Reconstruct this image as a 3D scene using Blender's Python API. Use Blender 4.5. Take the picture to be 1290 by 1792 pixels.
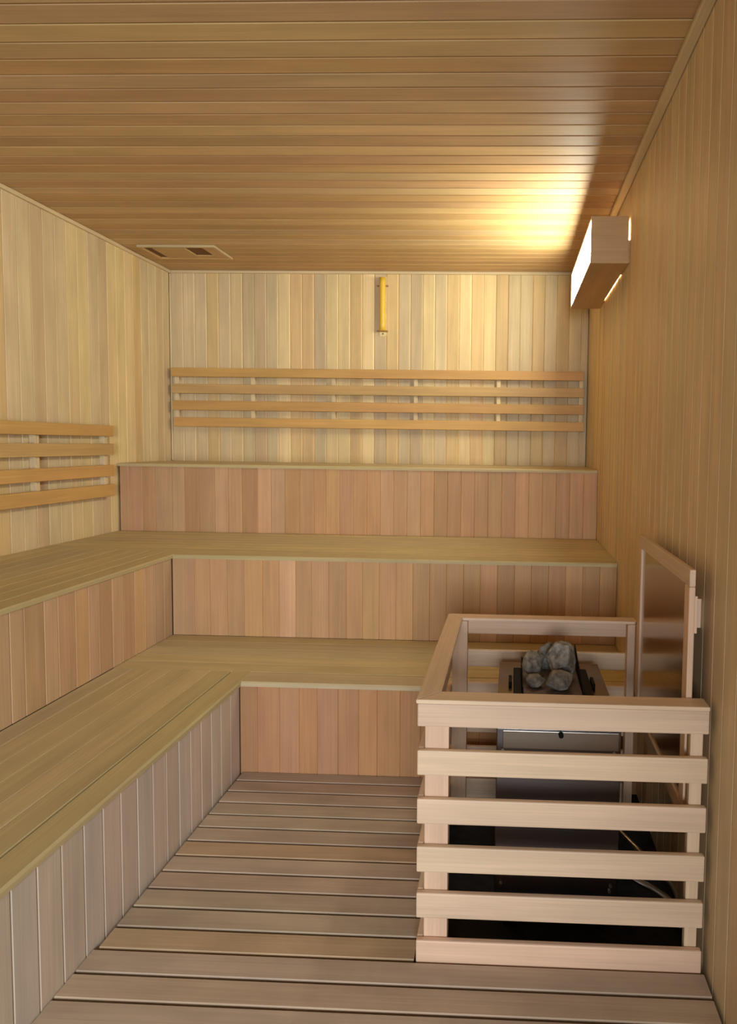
import bpy, bmesh, math, random
from mathutils import Vector, Matrix, noise
for o in list(bpy.data.objects): bpy.data.objects.remove(o)
S = bpy.context.scene
C = S.collection
random.seed(7)

# ------------------------------------------------------------------ camera
F, PX, PY, YAW, PITCH, ROLL, EYE = 1093.69, 859.404, 841.419, .0321, -.057, .014, 1.5032
fw = Vector((-math.sin(YAW)*math.cos(PITCH), math.cos(YAW)*math.cos(PITCH), math.sin(PITCH)))
rt = Vector((math.cos(YAW), math.sin(YAW), 0)); up = rt.cross(fw)
cr, sr = math.cos(ROLL), math.sin(ROLL)
rt, up = cr*rt+sr*up, -sr*rt+cr*up
cam = bpy.data.objects.new('camera', bpy.data.cameras.new('camera')); C.objects.link(cam)
cam.matrix_world = Matrix(((rt.x, up.x, -fw.x, 0), (rt.y, up.y, -fw.y, 0), (rt.z, up.z, -fw.z, EYE), (0, 0, 0, 1)))
cam.data.sensor_fit = 'HORIZONTAL'; cam.data.sensor_width = 36
cam.data.lens = F*36/1290
cam.data.shift_x = -(PX-645)/1290; cam.data.shift_y = (PY-896)/1290
cam.data.clip_start = .02
S.camera = cam
# ------------------------------------------------------------------ light and exposure
W = bpy.data.worlds.new('world'); S.world = W; W.use_nodes = True
W.node_tree.nodes['Background'].inputs[0].default_value = (.80, .90, 1.0, 1)
W.node_tree.nodes['Background'].inputs[1].default_value = .15
DAY_W, LAMP_E = 285.0, 38.0
def area(name, loc, rot, sx, sy, power, col):
    l = bpy.data.lights.new(name, 'AREA'); l.shape = 'RECTANGLE'; l.size = sx; l.size_y = sy; l.energy = power; l.color = col
    o = bpy.data.objects.new(name, l); C.objects.link(o); o.location = loc; o.rotation_euler = rot
    return o
# daylight of a large window in the room beyond the open front, behind the camera
area('daylight_window', (.42, -3.3, 1.5), (math.radians(90), 0, math.radians(8)), 1.7, 1.7, DAY_W, (.86, .94, 1.0))
vs = S.view_settings
vs.view_transform = 'Standard'; vs.look = 'None'; vs.gamma = 1.0; vs.use_curve_mapping = False
vs.exposure = 0.08

# ------------------------------------------------------------------ dimensions (metres)
XL, XR, YB, ZC, YF = -2.7297, .5859, 4.9484, 2.8482, -.9
A1, B1, S1 = -1.2143, 2.7354, .42
A2, B2, S2 = -1.8771, 3.3832, .8724
B3, S3 = 4.2433, 1.3441

# ------------------------------------------------------------------ materials
def lin(c):
    return tuple(((v/255)/12.92 if v/255 <= .04045 else ((v/255+.055)/1.055)**2.4) for v in c)
def nodes(name):
    m = bpy.data.materials.new(name); m.use_nodes = True
    nt = m.node_tree; b = nt.nodes['Principled BSDF']
    return m, nt, b
def wood(name, gain=1.0, rough=.5, wear=0.0):
    """long axis = object X; tone comes from each piece's own colour"""
    m, nt, b = nodes(name); N = nt.nodes.new; L = nt.links.new
    oi = N('ShaderNodeObjectInfo'); tc = N('ShaderNodeTexCoord')
    off = N('ShaderNodeVectorMath'); off.operation = 'SCALE'; off.inputs[0].default_value = (37., 53., 71.)
    L(oi.outputs['Random'], off.inputs['Scale'])
    add = N('ShaderNodeVectorMath'); add.operation = 'ADD'; L(tc.outputs['Object'], add.inputs[0]); L(off.outputs[0], add.inputs[1])
    def layer(scale, detail, lo, hi, dist=0.0):
        mp = N('ShaderNodeVectorMath'); mp.operation = 'MULTIPLY'; mp.inputs[1].default_value = scale; L(add.outputs[0], mp.inputs[0])
        n = N('ShaderNodeTexNoise'); n.inputs['Scale'].default_value = 1; n.inputs['Detail'].default_value = detail
        n.inputs['Distortion'].default_value = dist; L(mp.outputs[0], n.inputs['Vector'])
        r = N('ShaderNodeMapRange'); r.inputs[1].default_value = .25; r.inputs[2].default_value = .75
        r.inputs[3].default_value = lo; r.inputs[4].default_value = hi; L(n.outputs['Fac'], r.inputs[0]); return n, r
    n1, g1 = layer((2.2, 170, 170), 3, .91, 1.08)          # fine grain lines
    n2, g2 = layer((1.3, 16, 16), 2, .90, 1.09, .6)        # broad streaks
    n3, g3 = layer((3.5, 7, 7), 4, .93+0-wear, 1.06)       # mottling
    m1 = N('ShaderNodeMath'); m1.operation = 'MULTIPLY'; L(g1.outputs[0], m1.inputs[0]); L(g2.outputs[0], m1.inputs[1])
    m2 = N('ShaderNodeMath'); m2.operation = 'MULTIPLY'; L(m1.outputs[0], m2.inputs[0]); L(g3.outputs[0], m2.inputs[1])
    m3 = N('ShaderNodeMath'); m3.operation = 'MULTIPLY'; L(m2.outputs[0], m3.inputs[0]); m3.inputs[1].default_value = gain
    mul = N('ShaderNodeVectorMath'); mul.operation = 'SCALE'; L(oi.outputs['Color'], mul.inputs[0]); L(m3.outputs[0], mul.inputs['Scale'])
    # slight pink / yellow drift along the piece
    hs = N('ShaderNodeHueSaturation'); L(mul.outputs[0], hs.inputs['Color'])
    n4, g4 = layer((1.1, 5, 5), 2, .493, .507); L(g4.outputs[0], hs.inputs['Hue'])
    L(hs.outputs[0], b.inputs['Base Color'])
    b.inputs['Roughness'].default_value = rough
    b.inputs['Specular IOR Level'].default_value = .35
    bp = N('ShaderNodeBump'); bp.inputs['Strength'].default_value = .12; bp.inputs['Distance'].default_value = .002
    L(n1.outputs['Fac'], bp.inputs['Height']); L(bp.outputs[0], b.inputs['Normal'])
    return m
M_WOOD = wood('planed_softwood')
M_EDGE = wood('pale_groove_wood', 1.2)
M_EDGE2 = wood('faint_groove_wood', 1.04)
M_FLOOR = wood('worn_floor_wood', 1.0, .6, .17)
def plain(name, col, rough=.6, metal=0.0, nscale=0, namp=0.0):
    m, nt, b = nodes(name)
    b.inputs['Base Color'].default_value = (*lin(col), 1); b.inputs['Roughness'].default_value = rough; b.inputs['Metallic'].default_value = metal
    if nscale:
        N = nt.nodes.new; L = nt.links.new
        tc = N('ShaderNodeTexCoord'); n = N('ShaderNodeTexNoise'); n.inputs['Scale'].default_value = nscale; n.inputs['Detail'].default_value = 6
        L(tc.outputs['Object'], n.inputs['Vector'])
        r = N('ShaderNodeMapRange'); r.inputs[1].default_value = .3; r.inputs[2].default_value = .7
        r.inputs[3].default_value = 1-namp; r.inputs[4].default_value = 1+namp; L(n.outputs['Fac'], r.inputs[0])
        s = N('ShaderNodeVectorMath'); s.operation = 'SCALE'; s.inputs[0].default_value = lin(col); L(r.outputs[0], s.inputs['Scale'])
        L(s.outputs[0], b.inputs['Base Color'])
        bp = N('ShaderNodeBump'); bp.inputs['Strength'].default_value = .4; bp.inputs['Distance'].default_value = .01
        L(n.outputs['Fac'], bp.inputs['Height']); L(bp.outputs[0], b.inputs['Normal'])
    return m
M_BACK = plain('backing_wood', (96, 70, 44), .8)
M_UNDER = plain('brown_underlay', (98, 78, 62), .9)
M_SUB = plain('dark_concrete', (30, 28, 26), .85, 0, 22, .6)
M_BLACK = plain('black_metal', (12, 12, 12), .6, 0)
M_BLACK.node_tree.nodes['Principled BSDF'].inputs['Specular IOR Level'].default_value = .12
M_DARKSTEEL = plain('dark_steel', (70, 64, 60), .4, .9)
M_STONE = plain('sauna_stone', (134, 128, 119), .95, 0, 45, .6)
M_RUST = plain('heated_tray_metal', (120, 102, 98), .6, .5, 30, .2)
M_BRASS = plain('dull_brass', (168, 128, 70), .5, .4)
M_CHROME = plain('screw_metal', (200, 200, 200), .25, 1)
M_YELLOW = plain('yellow_lacquer', (226, 184, 62), .4)
M_VENT = plain('vent_slot_shade', (120, 84, 50), .9, 0, 150, .3)  # brown that paints the shade inside the vent slots
def brushed(name, col, rough, sc):
    m, nt, b = nodes(name); N = nt.nodes.new; L = nt.links.new
    b.inputs['Metallic'].default_value = 1.0
    tc = N('ShaderNodeTexCoord'); mp = N('ShaderNodeVectorMath'); mp.operation = 'MULTIPLY'; mp.inputs[1].default_value = sc
    L(tc.outputs['Object'], mp.inputs[0]); n = N('ShaderNodeTexNoise'); n.inputs['Scale'].default_value = 1; n.inputs['Detail'].default_value = 3
    L(mp.outputs[0], n.inputs['Vector'])
    r = N('ShaderNodeMapRange'); r.inputs[3].default_value = rough-.06; r.inputs[4].default_value = rough+.08; L(n.outputs['Fac'], r.inputs[0]); L(r.outputs[0], b.inputs['Roughness'])
    b.inputs['Base Color'].default_value = (*lin(col), 1)
    bp = N('ShaderNodeBump'); bp.inputs['Strength'].default_value = .05; bp.inputs['Distance'].default_value = .001
    L(n.outputs['Fac'], bp.inputs['Height']); L(bp.outputs[0], b.inputs['Normal'])
    return m
M_PANEL = brushed('pale_panel_steel', (162, 154, 145), .3, (260, 2, 2))
M_STEEL = brushed('brushed_stainless', (124, 121, 124), .20, (2, 2, 260))
M_TOP = brushed('brown_top_steel', (128, 110, 86), .22, (2, 90, 2))  # darker brown steel for the top plate
M_SHEET = brushed('brushed_heat_sheet', (186, 168, 146), .17, (3, 3, 120))
def emit(name, col, e):
    m, nt, b = nodes(name)
    b.inputs['Base Color'].default_value = (.9, .88, .8, 1)
    b.inputs['Emission Color'].default_value = (*col, 1); b.inputs['Emission Strength'].default_value = e
    return m
M_GLOW = emit('lit_frosted_diffuser', (1.0, .99, .79), LAMP_E)

# wood tones (albedo, sRGB)
WALL = (214, 191, 150); RISER = (196, 158, 120); RISER1 = (198, 182, 164); RISER2 = (194, 162, 128); RISER0 = (180, 138, 102); SEAT = (190, 172, 134); CEIL = (196, 165, 123)
FLOORC = (190, 169, 147); SLAT = (198, 161, 106); GUARD = (219, 189, 159); SHADE = (190, 156, 112)
TINT = {'n': (1, 1, 1), 'o': (1.05, .96, .79), 'r': (1.03, .945, .87), 'g': (.99, .985, .98), 'y': (1.03, 1.015, .90), 'p': (1.03, .975, .96)}
def tone(base, b=1.0, t='n', jit=.035):
    c = lin(base); k = TINT[t]; b = b**1.6 * (1+random.uniform(-jit, jit))
    w = random.uniform(-.015, .015)
    return (min(1, c[0]*b*k[0]), min(1, c[1]*b*k[1]*(1+w)), min(1, c[2]*b*k[2]*(1-w)), 1)

# ------------------------------------------------------------------ mesh helpers
def link(name, me, parent=None, color=None):
    o = bpy.data.objects.new(name, me); C.objects.link(o)
    if parent is not None: o.parent = parent
    if color: o.color = color
    return o
def place(o, M):
    """world matrix M for an object whose ancestors are only translated"""
    off = Vector((0, 0, 0)); p = o.parent
    while p is not None: off += p.matrix_basis.translation; p = p.parent
    o.matrix_basis = Matrix.Translation(-off) @ M
def tag(o, label, cat, group=None, kind=None):
    o['label'] = label; o['category'] = cat
    if group: o['group'] = group
    if kind: o['kind'] = kind
    return o
def empty(name, loc):
    o = bpy.data.objects.new(name, None); C.objects.link(o); o.location = loc; o.empty_display_size = .1
    return o
_cache = {}
def board_mesh(L, Wd, T, ch, m0, m1, m2=None):
    """plank: X 0..L, Y -W/2..W/2, Z 0..T, long top edges chamfered"""
    key = ('b', round(L, 4), round(Wd, 4), round(T, 4), ch, m0.name, m1.name)
    if key in _cache: return _cache[key]
    h = Wd/2
    sec = [(-h, 0), (h, 0), (h, T-ch), (h-ch, T), (-h+ch, T), (-h, T-ch)]
    v = [(0, y, z) for y, z in sec]+[(L, y, z) for y, z in sec]
    f = [[0, 1, 2, 3, 4, 5][::1], [11, 10, 9, 8, 7, 6]]
    for i in range(6):
        j = (i+1) % 6; f.append([i, i+6, j+6, j])
    me = bpy.data.meshes.new('plank'); me.from_pydata(v, [], [q[::-1] for q in f] if False else f)
    me.materials.append(m0); me.materials.append(m1)
    bm = bmesh.new(); bm.from_mesh(me); bmesh.ops.recalc_face_normals(bm, faces=bm.faces); bm.to_mesh(me); bm.free()
    for p in me.polygons:
        n = p.normal
        if abs(n.y) > .3 and n.z > .3: p.material_index = 1
    _cache[key] = me
    return me
AX = {'x': Vector((1, 0, 0)), 'y': Vector((0, 1, 0)), 'z': Vector((0, 0, 1)), '-x': Vector((-1, 0, 0)), '-y': Vector((0, -1, 0)), '-z': Vector((0, 0, -1))}
def board(name, parent, start, ldir, ndir, L, Wd, T, color, ch=.003, m0=None, m1=None):
    """start = centre of the plank's underside at one end; ldir long axis; ndir outward normal of the visible face"""
    m0 = m0 or M_WOOD; m1 = m1 or m0
    l, n = AX[ldir], AX[ndir]; w = n.cross(l)
    o = link(name, board_mesh(L, Wd, T, ch, m0, m1), parent, color)
    M = Matrix(((l.x, w.x, n.x, start[0]), (l.y, w.y, n.y, start[1]), (l.z, w.z, n.z, start[2]), (0, 0, 0, 1)))
    place(o, M); return o
def box_mesh(x0, x1, y0, y1, z0, z1, mat, bev=0.0, name='box'):
    bm = bmesh.new(); bmesh.ops.create_cube(bm, size=1)
    bmesh.ops.scale(bm, vec=(x1-x0, y1-y0, z1-z0), verts=bm.verts)
    if bev: bmesh.ops.bevel(bm, geom=bm.edges[:], offset=bev, segments=2, affect='EDGES', profile=.5)
    me = bpy.data.meshes.new(name); bm.to_mesh(me); bm.free(); me.materials.append(mat)
    return me
def boxo(name, parent, x0, x1, y0, y1, z0, z1, mat, color=None, bev=0.0, me=None):
    o = link(name, me or box_mesh(x0, x1, y0, y1, z0, z1, mat, bev, name), parent, color)
    place(o, Matrix.Translation(((x0+x1)/2, (y0+y1)/2, (z0+z1)/2))); return o
def tubeo(name, parent, pts, r, mat, n=10, caps=True):
    pts = [Vector(p) for p in pts]; c0 = pts[0]; bm = bmesh.new(); rings = []
    for i, p in enumerate(pts):
        d = (pts[min(i+1, len(pts)-1)]-pts[max(i-1, 0)]).normalized()
        a = d.cross(Vector((0, 0, 1)) if abs(d.z) < .9 else Vector((1, 0, 0))).normalized(); b = d.cross(a)
        rings.append([bm.verts.new(p-c0+r*(math.cos(2*math.pi*k/n)*a+math.sin(2*math.pi*k/n)*b)) for k in range(n)])
    for i in range(len(rings)-1):
        for k in range(n):
            f = bm.faces.new((rings[i][k], rings[i][(k+1) % n], rings[i+1][(k+1) % n], rings[i+1][k])); f.smooth = True
    if caps: bm.faces.new(rings[0][::-1]); bm.faces.new(rings[-1])
    bmesh.ops.recalc_face_normals(bm, faces=bm.faces)
    me = bpy.data.meshes.new(name); bm.to_mesh(me); bm.free(); me.materials.append(mat)
    o = link(name, me, parent); place(o, Matrix.Translation(c0)); return o
def bevel_board(name, parent, x0, x1, y0, y1, z0, z1, axis, color, bev=.004, mat=None):
    """softly rounded stick whose grain runs along axis (object X)"""
    dims = {'x': (x1-x0, y1-y0, z1-z0), 'y': (y1-y0, x1-x0, z1-z0), 'z': (z1-z0, x1-x0, y1-y0)}[axis]
    key = ('s', tuple(round(d, 4) for d in dims), bev, (mat or M_WOOD).name)
    if key not in _cache:
        _cache[key] = box_mesh(0, dims[0], 0, dims[1], 0, dims[2], mat or M_WOOD, bev, 'stick')
    o = link(name, _cache[key], parent, color)
    R = {'x': Matrix(((1, 0, 0), (0, 1, 0), (0, 0, 1))), 'y': Matrix(((0, -1, 0), (1, 0, 0), (0, 0, 1))), 'z': Matrix(((0, 1, 0), (0, 0, 1), (1, 0, 0)))}[axis].to_4x4()
    place(o, Matrix.Translation(((x0+x1)/2, (y0+y1)/2, (z0+z1)/2)) @ R); return o

# ------------------------------------------------------------------ the room
T = .014                                             # lining boards stand proud of their backing
def structure(name, x0, x1, y0, y1, z0, z1, mat, label, cat):
    o = boxo(name, None, x0, x1, y0, y1, z0, z1, mat); tag(o, label, cat, kind='structure'); return o
# back wall
wb = structure('wall_back', XL-.1, XR+.1, YB+T, YB+T+.06, -.06, ZC+.08, M_BACK, 'back wall lined with narrow vertical pale wood boards', 'wall')
P = .0957
tones = ['n.96', 'n1', 'n.98', 'o.97', 'n1', 'y1.01', 'g.93', 'p.92', 'n.96', 'y1.08', 'o.97', 'o.95', 'g.93', 'y1.03', 'y1.04', 'o.93', 'y1.08',
         'g.93', 'o.97', 'n.96', 'g.90', 'y1.01', 'n1', 'o.99', 'y1.06', 'o1', 'y1.03', 'o.90', 'n.94', 'n.93', 'o.88', 'n.92', 'o.90', 'n.93', 'n.9']
x = -2.723+P/2; i = 0
while x-P/2 < XR-.01:
    w = min(P, XR-(x-P/2)); xc = x-P/2+w/2; k = tones[i]
    board('board', wb, (xc, YB+T, S3-.05), 'z', '-y', ZC-S3+.045, w-.0008, T, tone(WALL, float(k[1:]), k[0]), .0055, M_WOOD, M_EDGE if i not in (6, 17, 27, 28, 30) else M_WOOD)
    x += P; i += 1
# left and right walls
for nm, sx, nd, lab in (('wall_left', XL, 'x', 'left wall lined with narrow vertical pale boards above the middle bench'),
                        ('wall_right', XR, '-x', 'right wall lined with narrow vertical boards from floor to ceiling')):
    s = -1 if nd == 'x' else 1
    wl = structure(nm, min(sx+s*T, sx+s*(T+.06)), max(sx+s*T, sx+s*(T+.06)), YF, YB+T, -.06, ZC+.08, M_BACK, lab, 'wall')
    y = YB-.012; i = 0; zb = S2-.05 if nd == 'x' else -.055
    lt = {4: 'o.95', 5: 'y1.06', 6: 'y1.05', 1: 'p.95', 7: 'y1.06', 8: 'p.93', 9: 'n.98', 14: 'p.93', 15: 'n1'} if nd == 'x' else {8: 'r.96', 9: 'r.97', 10: 'y1.0', 13: 'y1.01', 5: 'y1.02', 6: 'o.98', 7: 'y1.03', 14: 'y1.02', 18: 'p1', 22: 'p1'}
    while y-P > YF+.02:
        k = lt.get(i, random.choice(['n.97', 'n1', 'n1.01', 'y1', 'o.98', 'p.97']) if nd == 'x' or i < 22 else random.choice(['p1', 'p1.02', 'n1.02', 'p1.04']))  # front boards of the right wall pinker: daylight put into their tint
        board('board', wl, (sx+s*T, y-P/2, zb), 'z', nd, ZC-zb-.004, P-.0016, T, tone(WALL, float(k[1:]), k[0], .02), .003, M_WOOD, M_EDGE2)
        y -= P; i += 1
# front wall with the wide open doorway the daylight comes through
wf = structure('wall_front', XL-.1, -1.62, YF-.08, YF-.02, -.06, ZC+.08, M_BACK, 'front wall behind the camera with a wide opening', 'wall')
def backboard(x0, x1, z0, z1):
    x = x0
    while x+P <= x1+.02:
        board('board', wf, (x+P/2, YF-.02, z0), 'z', 'y', z1-z0, P-.0008, T, tone(WALL), .003); x += P
backboard(XL+.02, -1.62, S1, ZC)
boxo('shading_jamb', wf, .42, XR+.05, YF-.08, YF-.006, -.06, 2.42, M_WOOD, tone(WALL))  # unseen piece added to keep daylight off the right side
boxo('header', wf, -1.62, XR+.05, YF-.08, YF-.006, 2.42, ZC+.08, M_WOOD, tone(WALL))
# ceiling
ce = structure('ceiling', XL-.1, XR+.1, YF-.08, YB+.08, ZC+T, ZC+T+.06, M_BACK, 'ceiling of long narrow boards running across the room', 'ceiling')
CP = .0925; y = 1.97-CP*31; i = -31
ct = {-3: 'n1', -2: 'n1.02', -1: 'p.97', 0: 'p.95', 1: 'y1.02', 2: 'y.99', 3: 'o.95', 4: 'g1', 5: 'r.92', 6: 'p1.0', 7: 'r.95', 8: 'y1.04', 9: 'r.90', 10: 'y1.05', 11: 'r.93', 12: 'o.94', 13: 'n.99', 14: 'r.95', 15: 'n1.02',
      16: 'o.93', 17: 'r.90', 18: 'y1.04', 19: 'o.90', 20: 'y1.02', 21: 'o.92', 22: 'n.96', 23: 'o.93', 24: 'n1.03', 25: 'y1', 26: 'o.9', 27: 'o.93', 28: 'o.95', 29: 'o.9', 30: 'o.95', 31: 'o.92'}
while y < YB-.01:
    y1 = min(y+CP, YB-.001)
    if y > YF-.02:
        k = ct.get(i, random.choice(['n1', 'n.96', 'y1.02', 'r.94']))
        board('board', ce, (XL+.002, (y+y1)/2, ZC+T), 'x', '-z', XR-XL-.004, y1-y-.0028, T, tone(CEIL, float(k[1:]), k[0], .02), .0042)
    y += CP; i += 1
# floor: dark slab, loose planks on top
fl = structure('floor', XL-.1, XR+.06, YF-.08, B1+.3, -.12, -.055, M_SUB, 'floor of spaced pale wooden planks laid over a dark slab', 'floor')
FP = .0845; ft = ['n1', 'p1', 'g.98', 'n.97', 'n1', 'g.96', 'o.96', 'n1', 'p.99', 'g.97', 'n.96', 'o.97', 'g1', 'p1']
y = 2.7435; i = 0
while y > -.8:
    front = y-FP < 1.70
    x0 = A1+.003 if front else A1+.014; x1 = .574 if front else -.262
    ya, yb_ = y-FP+.0055, y-.0035
    if i == 0: yb_ = B1-.002
    k = ft[i % len(ft)]
    board('plank', fl, (x0, (ya+yb_)/2, -.026), 'x', 'z', x1-x0, yb_-ya, .026, tone(FLOORC, float(k[1:]), k[0], .03), .0025, M_FLOOR)
    y -= FP; i += 1
boxo('underlay', fl, A1-.01, XR-.012, YF+.05, 1.728, -.0545, -.0265, M_UNDER)
boxo('underlay', fl, A1-.01, -.27, 1.7285, B1-.004, -.0545, -.0265, M_UNDER)
# trims
def trim(n, x0, x1, y0, y1, z0, z1, axis, base, lab, bev=.003):
    o = bevel_board('trim_%d' % n, None, x0, x1, y0, y1, z0, z1, axis, tone(base), bev); tag(o, lab, 'trim', kind='structure')
trim(1, XL+.018, XR-.001, YB-.016, YB-.001, ZC-.022, ZC-.001, 'x', WALL, 'thin strip where back wall meets ceiling')
trim(2, XL+.001, XL+.017, YF, YB-.001, ZC-.024, ZC-.001, 'y', WALL, 'thin strip where left wall meets ceiling')
trim(3, XR-.040, XR-.001, YF, YB-.018, ZC-.026, ZC-.001, 'y', WALL, 'wider strip where right wall meets ceiling', .006)
trim(4, XL+.0008, XL+.014, YB-.013, YB-.001, S3+.002, ZC-.025, 'z', WALL, 'thin vertical strip in the back left corner')
# ------------------------------------------------------------------ benches
NT, OV = .021, .008                                     # seat plank thickness, front overhang
def riser_back(parent, edges, y, z0, z1, tl):
    for j in range(len(edges)-1):
        a, b = edges[j], edges[j+1]; k = tl[j % len(tl)]
        if a > -.7 and k[0] in 'rp': k = 'o'+k[1:]  # right-hand boards turned orange: lack of direct lamp light put into the tint
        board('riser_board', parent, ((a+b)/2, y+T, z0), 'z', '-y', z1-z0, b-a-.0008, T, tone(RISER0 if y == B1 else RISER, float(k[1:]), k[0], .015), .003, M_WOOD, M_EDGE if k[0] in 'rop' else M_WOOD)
def riser_left(parent, edges, x, z0, z1, tl):
    for j in range(len(edges)-1):
        a, b = edges[j], edges[j+1]; k = tl[j % len(tl)]
        board('riser_board', parent, (x-T, (a+b)/2, z0), 'z', 'x', z1-z0, b-a-.0008, T, tone(RISER1 if x == A1 else RISER2, float(k[1:]), k[0], .015), .0035 if x == A1 else .003, M_WOOD, M_EDGE2)
def fill(a, b, n): return [a+(b-a)*i/n for i in range(n+1)]
def seat_tone(): return tone(SEAT, random.choice([.97, 1, 1.02, .98, 1.03]), random.choice('nyyg'), .02)
YS = -.86
# lowest, L-shaped
lb = empty('lower_bench', (A1, B1, 0)); tag(lb, 'lowest L-shaped wooden bench, next to the floor planks', 'bench')
boxo('carcass', lb, A2+.002, A1-T-.001, YS, B2-.002, -.05, S1-NT-.001, M_BACK)
boxo('carcass', lb, A1-T, XR-.004, B1+T+.001, B2-.002, -.05, S1-NT-.001, M_BACK)
e = [-1.2143, -1.135, -1.034, -.944, -.861, -.766, -.672, -.588, -.483]+fill(-.39, XR-.001, 11)
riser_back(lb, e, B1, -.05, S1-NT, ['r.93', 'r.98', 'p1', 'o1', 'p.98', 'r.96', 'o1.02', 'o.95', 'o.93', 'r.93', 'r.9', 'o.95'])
e = [1.523-.0855*k for k in range(27, 0, -1)]+[1.523, 1.611, 1.70, 1.785, 1.87, 1.957, 2.046, 2.13, 2.215, 2.299, 2.381, 2.465, 2.55, 2.64, B1-.002]
riser_left(lb, e, A1, -.05, S1-NT, ['p1', 'p.98', 'n.98', 'p1', 'p.97', 'n1'])
YJ = 2.855
pw = (YJ-B1)
for k in range(7):                                      # left run, planks along the room
    x1 = A1-.0947*k + (OV if k == 0 else 0); x0 = max(A1-.0947*(k+1), A2+.001)
    board('seat_board', lb, ((x0+x1)/2, YS, S1-NT), 'y', 'z', YJ-YS, x1-x0-.002, NT, seat_tone(), .007 if k == 0 else .0022)
ed = [B1-OV, YJ]+[YJ+(B2-YJ)*q/5 for q in range(1, 6)]
for k in range(6):
    x0 = A1+OV if k == 0 else A2+.001
    board('seat_board', lb, (x0, (ed[k]+ed[k+1])/2, S1-NT), 'x', 'z', XR-.002-x0, ed[k+1]-ed[k]-.002, NT, seat_tone(), .007 if k == 0 else .0022)
# middle, L-shaped
mb = empty('middle_bench', (A2, B2, 0)); tag(mb, 'middle L-shaped wooden bench, one step above the lowest bench', 'bench')
boxo('carcass', mb, XL+.002, A2-T-.001, YS, B3-.002, -.05, S2-NT-.001, M_BACK)
boxo('carcass', mb, A2-T, XR-.004, B2+T+.001, B3-.002, -.05, S2-NT-.001, M_BACK)
e = [-1.8765, -1.754, -1.666, -1.567, -1.474, -1.37, -1.276, -1.184, -1.096, -.998, -.9]+fill(-.81, XR-.001, 15)
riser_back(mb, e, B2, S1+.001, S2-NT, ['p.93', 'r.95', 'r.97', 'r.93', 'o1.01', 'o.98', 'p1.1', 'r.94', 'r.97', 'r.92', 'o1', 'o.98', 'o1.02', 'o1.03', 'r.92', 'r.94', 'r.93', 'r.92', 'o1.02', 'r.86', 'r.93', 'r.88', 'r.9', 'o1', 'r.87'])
e = [2.255-.09*k for k in range(34, 0, -1)]+[2.255, 2.324, 2.429, 2.505, 2.609, 2.693, 2.761, 2.86, 2.933, 3.036, 3.12, 3.21, 3.3, B2-.002]
tl = ['n1', 'p1', 'r.97']*11+['p1', 'p.99', 'r.93', 'p1.01', 'r.98', 'o1.05', 'p.99', 'r.93', 'p1.02', 'r.94', 'o1.04', 'p1', 'n.96', 'n.95', 'n.95']
riser_left(mb, e, A2, S1+.001, S2-NT, tl[:len(e)-1])
YJ2 = B2+.12
for k in range(9):
    x1 = A2-.0947*k + (OV if k == 0 else 0); x0 = max(A2-.0947*(k+1), XL+.002)
    board('seat_board', mb, ((x0+x1)/2, YS, S2-NT), 'y', 'z', YJ2-YS, x1-x0-.002, NT, seat_tone(), .007 if k == 0 else .0022)
ed = [B2-OV, YJ2]+[YJ2+(B3-YJ2)*q/8 for q in range(1, 9)]
for k in range(9):
    x0 = A2+OV if k == 0 else XL+.002
    board('seat_board', mb, (x0, (ed[k]+ed[k+1])/2, S2-NT), 'x', 'z', XR-.002-x0, ed[k+1]-ed[k]-.002, NT, seat_tone(), .007 if k == 0 else .0022)
# highest, straight, along the back wall
ub = empty('upper_bench', (XL, B3, 0)); tag(ub, 'highest straight wooden bench along the back wall', 'bench')
boxo('carcass', ub, XL+.002, XR-.004, B3+T+.001, YB-.002, -.05, S3-NT-.001, M_BACK)
e = [-2.715, -2.652, -2.555, -2.466, -2.345, -2.257, -2.157, -2.047, -1.951, -1.856, -1.747, -1.654, -1.556, -1.455, -1.353, -1.272, -1.177]+fill(-1.08, XR-.001, 18)
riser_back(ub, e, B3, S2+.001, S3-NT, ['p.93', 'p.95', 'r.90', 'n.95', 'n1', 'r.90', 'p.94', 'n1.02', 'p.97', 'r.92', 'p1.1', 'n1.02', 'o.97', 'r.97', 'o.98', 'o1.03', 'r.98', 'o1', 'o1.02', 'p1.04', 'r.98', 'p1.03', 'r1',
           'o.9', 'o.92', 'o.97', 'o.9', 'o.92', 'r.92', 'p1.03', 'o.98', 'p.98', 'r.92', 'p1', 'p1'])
ed = [B3-OV]+[B3+(YB-.001-B3)*q/7 for q in range(1, 8)]
for k in range(7):
    board('seat_board', ub, (XL+.002, (ed[k]+ed[k+1])/2, S3-NT), 'x', 'z', XR-XL-.004, ed[k+1]-ed[k]-.002, NT, seat_tone(), .007 if k == 0 else .0022)

# ------------------------------------------------------------------ backrests
def slat_tone(): return tone(SLAT, random.choice([.96, 1, 1.02]), random.choice('noo'), .02)
br = empty('backrest', (-1.07, YB, 1.617)); tag(br, 'long four-slat wooden backrest on the back wall', 'backrest')
for k, (z0, z1, x0, x1) in enumerate(((2.010, 2.080, -2.700, .552), (1.880, 1.953, -2.694, .556), (1.748, 1.823, -2.690, .557), (1.618, 1.690, -2.683, .559))):
    bevel_board('slat', br, x0, x1, YB-.060, YB-.036, z0, z1, 'x', slat_tone(), .003)
for xx in (-2.665, -2.054, -1.41, -.758, -.108, .533):
    bevel_board('upright', br, xx-.016, xx+.016, YB-.036, YB-.0005, 1.64, 2.06, 'z', tone(WALL, 1.03), .002)
br2 = empty('backrest', (XL, 2.4, 1.127)); tag(br2, 'four-slat wooden backrest on the left wall, cut by the picture edge', 'backrest')
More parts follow.
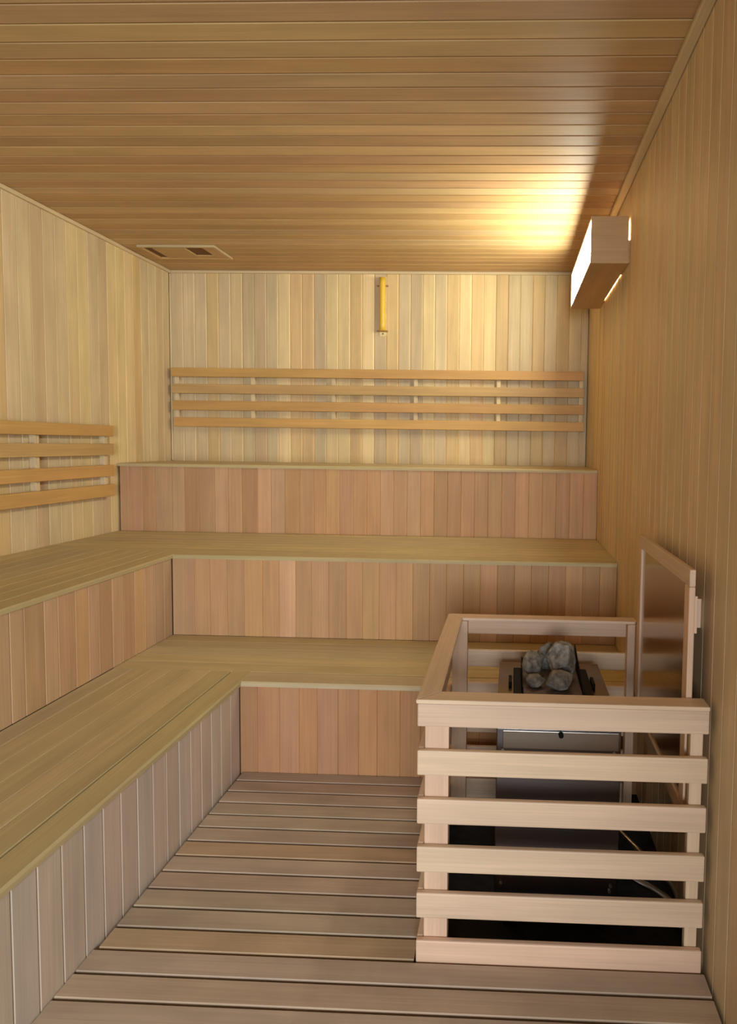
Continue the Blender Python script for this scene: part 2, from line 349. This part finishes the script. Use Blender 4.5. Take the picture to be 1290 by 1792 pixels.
for z0, z1 in ((1.526, 1.598), (1.401, 1.477), (1.261, 1.336), (1.127, 1.207)):
    bevel_board('slat', br2, XL+.036, XL+.060, .86, 4.117, z0, z1, 'y', slat_tone(), .003)
for yy in (.9, 1.6, 2.23, 2.86, 3.469, 4.072):
    bevel_board('upright', br2, XL+.0005, XL+.036, yy-.016, yy+.016, 1.15, 1.58, 'z', tone(WALL, 1.03), .002)

# ------------------------------------------------------------------ wall lamp
LX, LY0, LY1, LZ0, LZ1 = .388, 3.263, 4.33, 2.438, 2.673
lp = empty('wall_lamp', (XR, (LY0+LY1)/2, LZ0)); tag(lp, 'lit box lamp with plain wooden shade high on the right wall', 'lamp')
st = lambda: tone(SHADE, 1, 'n', .01)
g = .008
bevel_board('shade_end', lp, LX, XR-g, LY0, LY0+.012, LZ0, LZ1, 'x', st(), .0015)
bevel_board('shade_end', lp, LX, XR-g, LY1-.012, LY1, LZ0, LZ1, 'x', st(), .0015)
bevel_board('shade_bottom', lp, LX, XR-g, LY0+.012, LY1-.012, LZ0, LZ0+.012, 'y', st(), .0015)
bevel_board('shade_top', lp, LX, XR-g, LY0+.012, LY1-.012, LZ1-.012, LZ1, 'y', st(), .0015)
d = boxo('diffuser', lp, LX+.004, LX+.007, LY0+.0125, LY1-.0125, LZ0+.0125, LZ1-.0125, M_GLOW); d['label'] = 'glowing white diffuser'
for yy in (LY0+.33, LY1-.2):
    boxo('wall_bracket', lp, XR-.05, XR-.0005, yy-.03, yy+.03, LZ0+.02, LZ1-.013, M_DARKSTEEL, None, .002)
for yy in (LY0+.20, LY1-.03):
    boxo('spacer', lp, XR-g, XR-.0005, yy-.2, yy+.02, LZ0+.001, LZ0+.02, M_WOOD, st(), .001)  # added strips closing the gap, so lamp light leaks only in places
boxo('spacer', lp, XR-g, XR-.0005, LY0+.001, LY0+.02, LZ0+.001, LZ0+.115, M_WOOD, st(), .001)  # added strip blocking the leak at the lower near end

# ------------------------------------------------------------------ tube on the back wall
tb = empty('wall_tube', (-1.025, YB, 2.346)); tag(tb, 'slim yellow vertical tube in small clips high on the back wall', 'tube')
boxo('base_plate', tb, -1.052, -.997, YB-.006, YB-.0003, 2.346, 2.806, M_WOOD, tone(WALL, 1.04, 'y'), .001)
tubeo('tube', tb, [(-1.025, YB-.031, 2.385+.0408*k) for k in range(11)], .024, M_YELLOW, 14)
for zz in (2.735, 2.385):
    boxo('clip', tb, -1.066, -.984, YB-.014, YB-.0061, zz-.006, zz+.006, M_BRASS, None, .001)
    boxo('clip_stud', tb, -1.072, -1.064, YB-.022, YB-.0003, zz-.004, zz+.004, M_BRASS, None, .001)
tubeo('screw', tb, [(-1.025, YB-.006, 2.365), (-1.025, YB-.010, 2.365)], .006, M_RUST, 8)

# ------------------------------------------------------------------ ceiling vent
VX0, VX1, VY0, VY1 = -2.605, -2.062, 4.305, 4.60
cv = empty('ceiling_vent', ((VX0+VX1)/2, (VY0+VY1)/2, ZC)); tag(cv, 'flush wooden sliding vent in the ceiling above the back left corner', 'vent')
vt = lambda: tone(WALL, .90, 'n', .01)
vd = lambda: tone(CEIL, 1.0, 'o')
z0, z1 = ZC-.016, ZC-.0005
bevel_board('frame_strip', cv, VX0, VX1, VY0, VY0+.022, z0, z1, 'x', vt(), .002)
bevel_board('frame_strip', cv, VX0, VX1, VY1-.022, VY1, z0, z1, 'x', vd(), .002)
bevel_board('frame_strip', cv, VX0, VX0+.022, VY0+.022, VY1-.022, z0, z1, 'y', vd(), .002)
bevel_board('frame_strip', cv, VX1-.022, VX1, VY0+.022, VY1-.022, z0, z1, 'y', vt(), .002)
boxo('slot_shade', cv, VX0+.022, VX1-.022, VY0+.022, VY1-.022, ZC-.003, ZC-.0007, M_VENT)  # flat sheet painting the shade of the open slots
bevel_board('slide_panel', cv, -2.52, -2.29, VY0+.045, VY1-.023, ZC-.014, ZC-.0032, 'x', tone(CEIL, .97, 'o'), .002)
bevel_board('slide_panel', cv, -2.16, VX1-.023, VY0+.023, VY1-.023, ZC-.014, ZC-.0032, 'x', tone(CEIL, .98, 'o'), .002)
bevel_board('slide_panel', cv, -2.289, -2.161, VY0+.215, VY1-.023, ZC-.013, ZC-.0032, 'x', tone(CEIL, .95, 'o'), .002)

# ------------------------------------------------------------------ heater guard
GX0, GX1, GY0, GY1 = -.256, .568, 1.7313, 2.640
gt = lambda: tone(GUARD, random.choice([.99, 1, 1.02]), random.choice('npn'), .02)
gd = empty('heater_guard', ((GX0+GX1)/2, GY0, 0)); tag(gd, 'waist-high slatted wooden guard around the stone heater', 'guard')
ZR = [(.699, .766), (.556, .629), (.412, .486), (.268, .344), (.130, .205), (-.024, .062)]
RT = .019
for k, (z0, z1) in enumerate(ZR):
    bevel_board('rail', gd, GX0, GX1, GY0, GY0+RT, z0, z1, 'x', gt(), .004)
    bevel_board('rail', gd, GX0, GX0+RT, GY0+RT+.0005, GY1, z0, z1, 'y', gt(), .004)
    bevel_board('rail', gd, GX0+RT+.0005, GX1-.03, GY1-RT, GY1, z0, z1, 'x', gt(), .004)
for px0, px1, py0, py1 in ((-.2365, -.167, GY0+RT+.0005, GY0+RT+.045), (.522, .558, GY0+RT+.0005, GY0+RT+.024),
                           (-.2365, -.172, GY1-RT-.046, GY1-RT-.0005), (.495, .53, GY1-RT-.046, GY1-RT-.0005)):
    bevel_board('post', gd, px0, px1, py0, py1, -.054, .7655, 'z', gt(), .003)
def cap(name, pts, axis, color):
    me = bpy.data.meshes.new(name); bm = bmesh.new(); c = sum((Vector(p) for p in pts), Vector((0, 0)))/len(pts)
    lo = [bm.verts.new((p[0]-c.x, p[1]-c.y, 0)) for p in pts]; hi = [bm.verts.new((p[0]-c.x, p[1]-c.y, .0125)) for p in pts]
    bm.faces.new(lo[::-1]); bm.faces.new(hi)
    for i in range(4): j = (i+1) % 4; bm.faces.new((lo[i], lo[j], hi[j], hi[i]))
    bmesh.ops.bevel(bm, geom=bm.edges[:], offset=.003, segments=2, affect='EDGES', profile=.5)
    if axis == 'y':
        bmesh.ops.rotate(bm, cent=(0, 0, 0), matrix=Matrix.Rotation(-math.pi/2, 3, 'Z'), verts=bm.verts)
    bmesh.ops.recalc_face_normals(bm, faces=bm.faces); bm.to_mesh(me); bm.free(); me.materials.append(M_WOOD)
    o = link(name, me, gd, color)
    place(o, Matrix.Translation((c.x, c.y, .7665)) @ (Matrix.Rotation(math.pi/2, 4, 'Z') if axis == 'y' else Matrix.Identity(4)))
CX0, CY0, CY1, CW = GX0-.004, GY0-.003, GY1+.003, .066
q = .0006
cap('top_cap', [(CX0, CY0), (GX1, CY0), (GX1, CY0+CW), (CX0+CW+q, CY0+CW)], 'x', gt())
cap('top_cap', [(CX0, CY0+q), (CX0+CW, CY0+CW+q), (CX0+CW, CY1-CW-q), (CX0, CY1-q)], 'y', gt())
cap('top_cap', [(CX0+CW+q, CY1-CW), (GX1-.035, CY1-CW), (GX1-.035, CY1), (CX0, CY1)], 'x', gt())

# ------------------------------------------------------------------ heat shield on the right wall
hs = empty('heat_shield', (XR, 2.19, .40)); tag(hs, 'wood-framed brushed metal heat shield on the right wall beside the heater', 'heat shield')
HX0, HX1, HY0, HY1, HZ0, HZ1, HW = .519, .537, 1.798, 2.515, .40, 1.153, .050
bevel_board('frame_rail', hs, HX0, HX1, HY0, HY1, HZ1-HW, HZ1, 'y', gt(), .003)
bevel_board('frame_rail', hs, HX0, HX1, HY0, HY1, HZ0, HZ0+HW, 'y', gt(), .003)
bevel_board('frame_stile', hs, HX0, HX1, HY0, HY0+HW, HZ0+HW+.0004, HZ1-HW-.0004, 'z', gt(), .003)
bevel_board('frame_stile', hs, HX0, HX1, HY1-HW, HY1, HZ0+HW+.0004, HZ1-HW-.0004, 'z', gt(), .003)
sh = boxo('metal_sheet', hs, HX0+.008, HX0+.011, HY0+HW-.003, HY1-HW+.003, HZ0+HW-.003, HZ1-HW+.003, M_SHEET); sh['label'] = 'brushed metal sheet'
for yy in (HY0+.10, HY1-.15):
    for zz in (.50, .955):
        bevel_board('standoff', hs, HX1+.0003, XR-.0004, yy, yy+.04, zz, zz+.09, 'z', gt(), .002)
bevel_board('spacer', hs, HX1+.0003, HX1+.009, HY0+.006, HY0+.05, .965, 1.075, 'z', gt(), .002)

# ------------------------------------------------------------------ heater
X0, X1, Y0, Y1, Z0, Z1 = -.033, .357, 1.915, 2.480, .045, .63
ht = empty('sauna_heater', ((X0+X1)/2, (Y0+Y1)/2, -.055)); tag(ht, 'boxy stainless steel sauna heater inside the slatted guard', 'heater')
boxo('body', ht, X0, X1, Y0, Y1, Z0, Z1-.012, M_STEEL, None, .003)
top = boxo('top_plate', ht, X0-.002, X1+.002, Y0-.002, Y1+.002, Z1-.0118, Z1, M_TOP, None, .002)
for xx in (X0+.03, X1-.06):
    for yy in (Y0+.03, Y1-.06): boxo('foot', ht, xx, xx+.03, yy, yy+.03, -.054, Z0-.0005, M_BLACK, None, .002)
pn = boxo('control_panel', ht, X0+.02, X1-.008, Y0-.006, Y0-.0005, .555, .612, M_PANEL, None, .0015)
kn = tubeo('knob', ht, [(.168, Y0-.006, .606), (.168, Y0-.02, .606)], .008, M_BLACK, 12)
for xx, zz in ((X1-.022, .549), (X1-.022, .115), (X1-.026, .098), (X0+.02, .549), (X0+.02, .115)):
    tubeo('screw', ht, [(xx, Y0-.0003, zz), (xx, Y0-.005, zz)], .005, M_CHROME, 8)
# stone tray standing on the top plate
TX0, TX1, TY0, TY1 = .055, .262, 2.13, 2.46
tr = empty('stone_tray', (0, 0, 0)); tr.parent = ht; place(tr, Matrix.Translation((TX0, TY0, Z1)))
boxo('tray_base', tr, TX0, TX1, TY0, TY1, Z1+.0005, Z1+.006, M_RUST)
def plate(name, x0, x1, zs0, zs1):
    v = [(x0, TY0, Z1), (x1, TY0, Z1), (x1, TY1, Z1), (x0, TY1, Z1), (x0, TY0, zs0), (x1, TY0, zs0), (x1, TY1, zs1), (x0, TY1, zs1)]
    c = Vector((x0, TY0, Z1)); me = bpy.data.meshes.new(name)
    me.from_pydata([Vector(p)-c for p in v], [], [(3, 2, 1, 0), (4, 5, 6, 7), (0, 1, 5, 4), (1, 2, 6, 5), (2, 3, 7, 6), (3, 0, 4, 7)])
    me.materials.append(M_BLACK); o = link(name, me, tr); place(o, Matrix.Translation(c))
plate('side_plate', TX0-.004, TX0-.0005, Z1+.035, Z1+.03)
plate('side_plate', TX1+.0005, TX1+.004, Z1+.02, Z1+.085)
boxo('back_plate', tr, TX0, TX1, TY1+.0005, TY1+.004, Z1, Z1+.025, M_BLACK)
for xa, xb in ((TX0-.034, TX0-.005), (TX1+.005, TX1+.036)):
    boxo('side_bracket', tr, xa, xb, TY0-.03, TY1-.10, Z1+.0005, Z1+.022, M_BLACK, None, .003)
for xa, xb in ((TX0-.052, TX0-.040), (TX1+.042, TX1+.054)):
    boxo('latch', tr, xa, xb, 2.22, 2.29, Z1+.0005, Z1+.018, M_BLACK, None, .002)
def rock(loc, r, seed, label):
    bm = bmesh.new(); bmesh.ops.create_icosphere(bm, subdivisions=4, radius=1)
    rnd = random.Random(seed); off = Vector((rnd.uniform(-50, 50), rnd.uniform(-50, 50), rnd.uniform(-50, 50)))
    pl = [(Vector((rnd.gauss(0, 1), rnd.gauss(0, 1), rnd.gauss(0, 1))).normalized(), rnd.uniform(.62, .85)) for _ in range(11)]
    for v in bm.verts:
        p = v.co.copy()
        for n_, d_ in pl:
            t = p.dot(n_)
            if t > d_: p -= n_*(t-d_)*.85
        p += p.normalized()*(.09*noise.noise(p*2.2+off)+.045*noise.noise(p*6+off)+.02*noise.noise(p*14+off))
        v.co = Vector((p.x*r[0], p.y*r[1], p.z*r[2]))
    zmin = min(v.co.z for v in bm.verts)
    for v in bm.verts: v.co.z -= zmin
    me = bpy.data.meshes.new('stone'); bm.to_mesh(me); bm.free(); me.materials.append(M_STONE)
    o = link('sauna_stone', me); o.location = loc
    tag(o, label, 'stone', 'stones on the heater'); return o
zt = Z1+.006
rock((.199, 2.300, zt), (.060, .060, .070), 3, 'largest grey heater stone, beside the tall dark side plate')
rock((.100, 2.315, zt), (.047, .050, .050), 5, 'medium grey heater stone at the left end of the tray')
rock((.183, 2.190, zt), (.054, .046, .034), 8, 'rounded grey heater stone lying at the front of the tray')
rock((.097, 2.215, zt), (.038, .036, .022), 13, 'small low grey heater stone at the front left of the tray')
rock((.146, 2.395, zt), (.040, .034, .056), 21, 'grey heater stone at the back of the tray, behind the others')
# cable conduits on the slab
def conduit(pts, label):
    P_ = [Vector(p) for p in pts]; out = []
    for i in range(len(P_)-1):
        a = P_[max(i-1, 0)]; b = P_[i]; c_ = P_[i+1]; d_ = P_[min(i+2, len(P_)-1)]
        for k in range(8):
            t = k/8; out.append(.5*((2*b)+(c_-a)*t+(2*a-5*b+4*c_-d_)*t*t+(3*b-a-3*c_+d_)*t**3))
    out.append(P_[-1]); o = tubeo('cable_conduit', None, out, .011, M_CHROME, 10)
    tag(o, label, 'conduit'); return o
conduit([(.371, 2.03, .12), (.417, 1.96, .112), (.491, 1.95, .077), (.545, 1.95, .03), (.562, 1.95, -.043)], 'shiny metal conduit curving down from the heater, nearer the heater')
conduit([(.385, 2.12, .175), (.44, 2.02, .165), (.507, 1.98, .125), (.553, 1.98, .06), (.568, 1.985, -.043)], 'shiny metal conduit curving down from the heater, nearer the right wall')
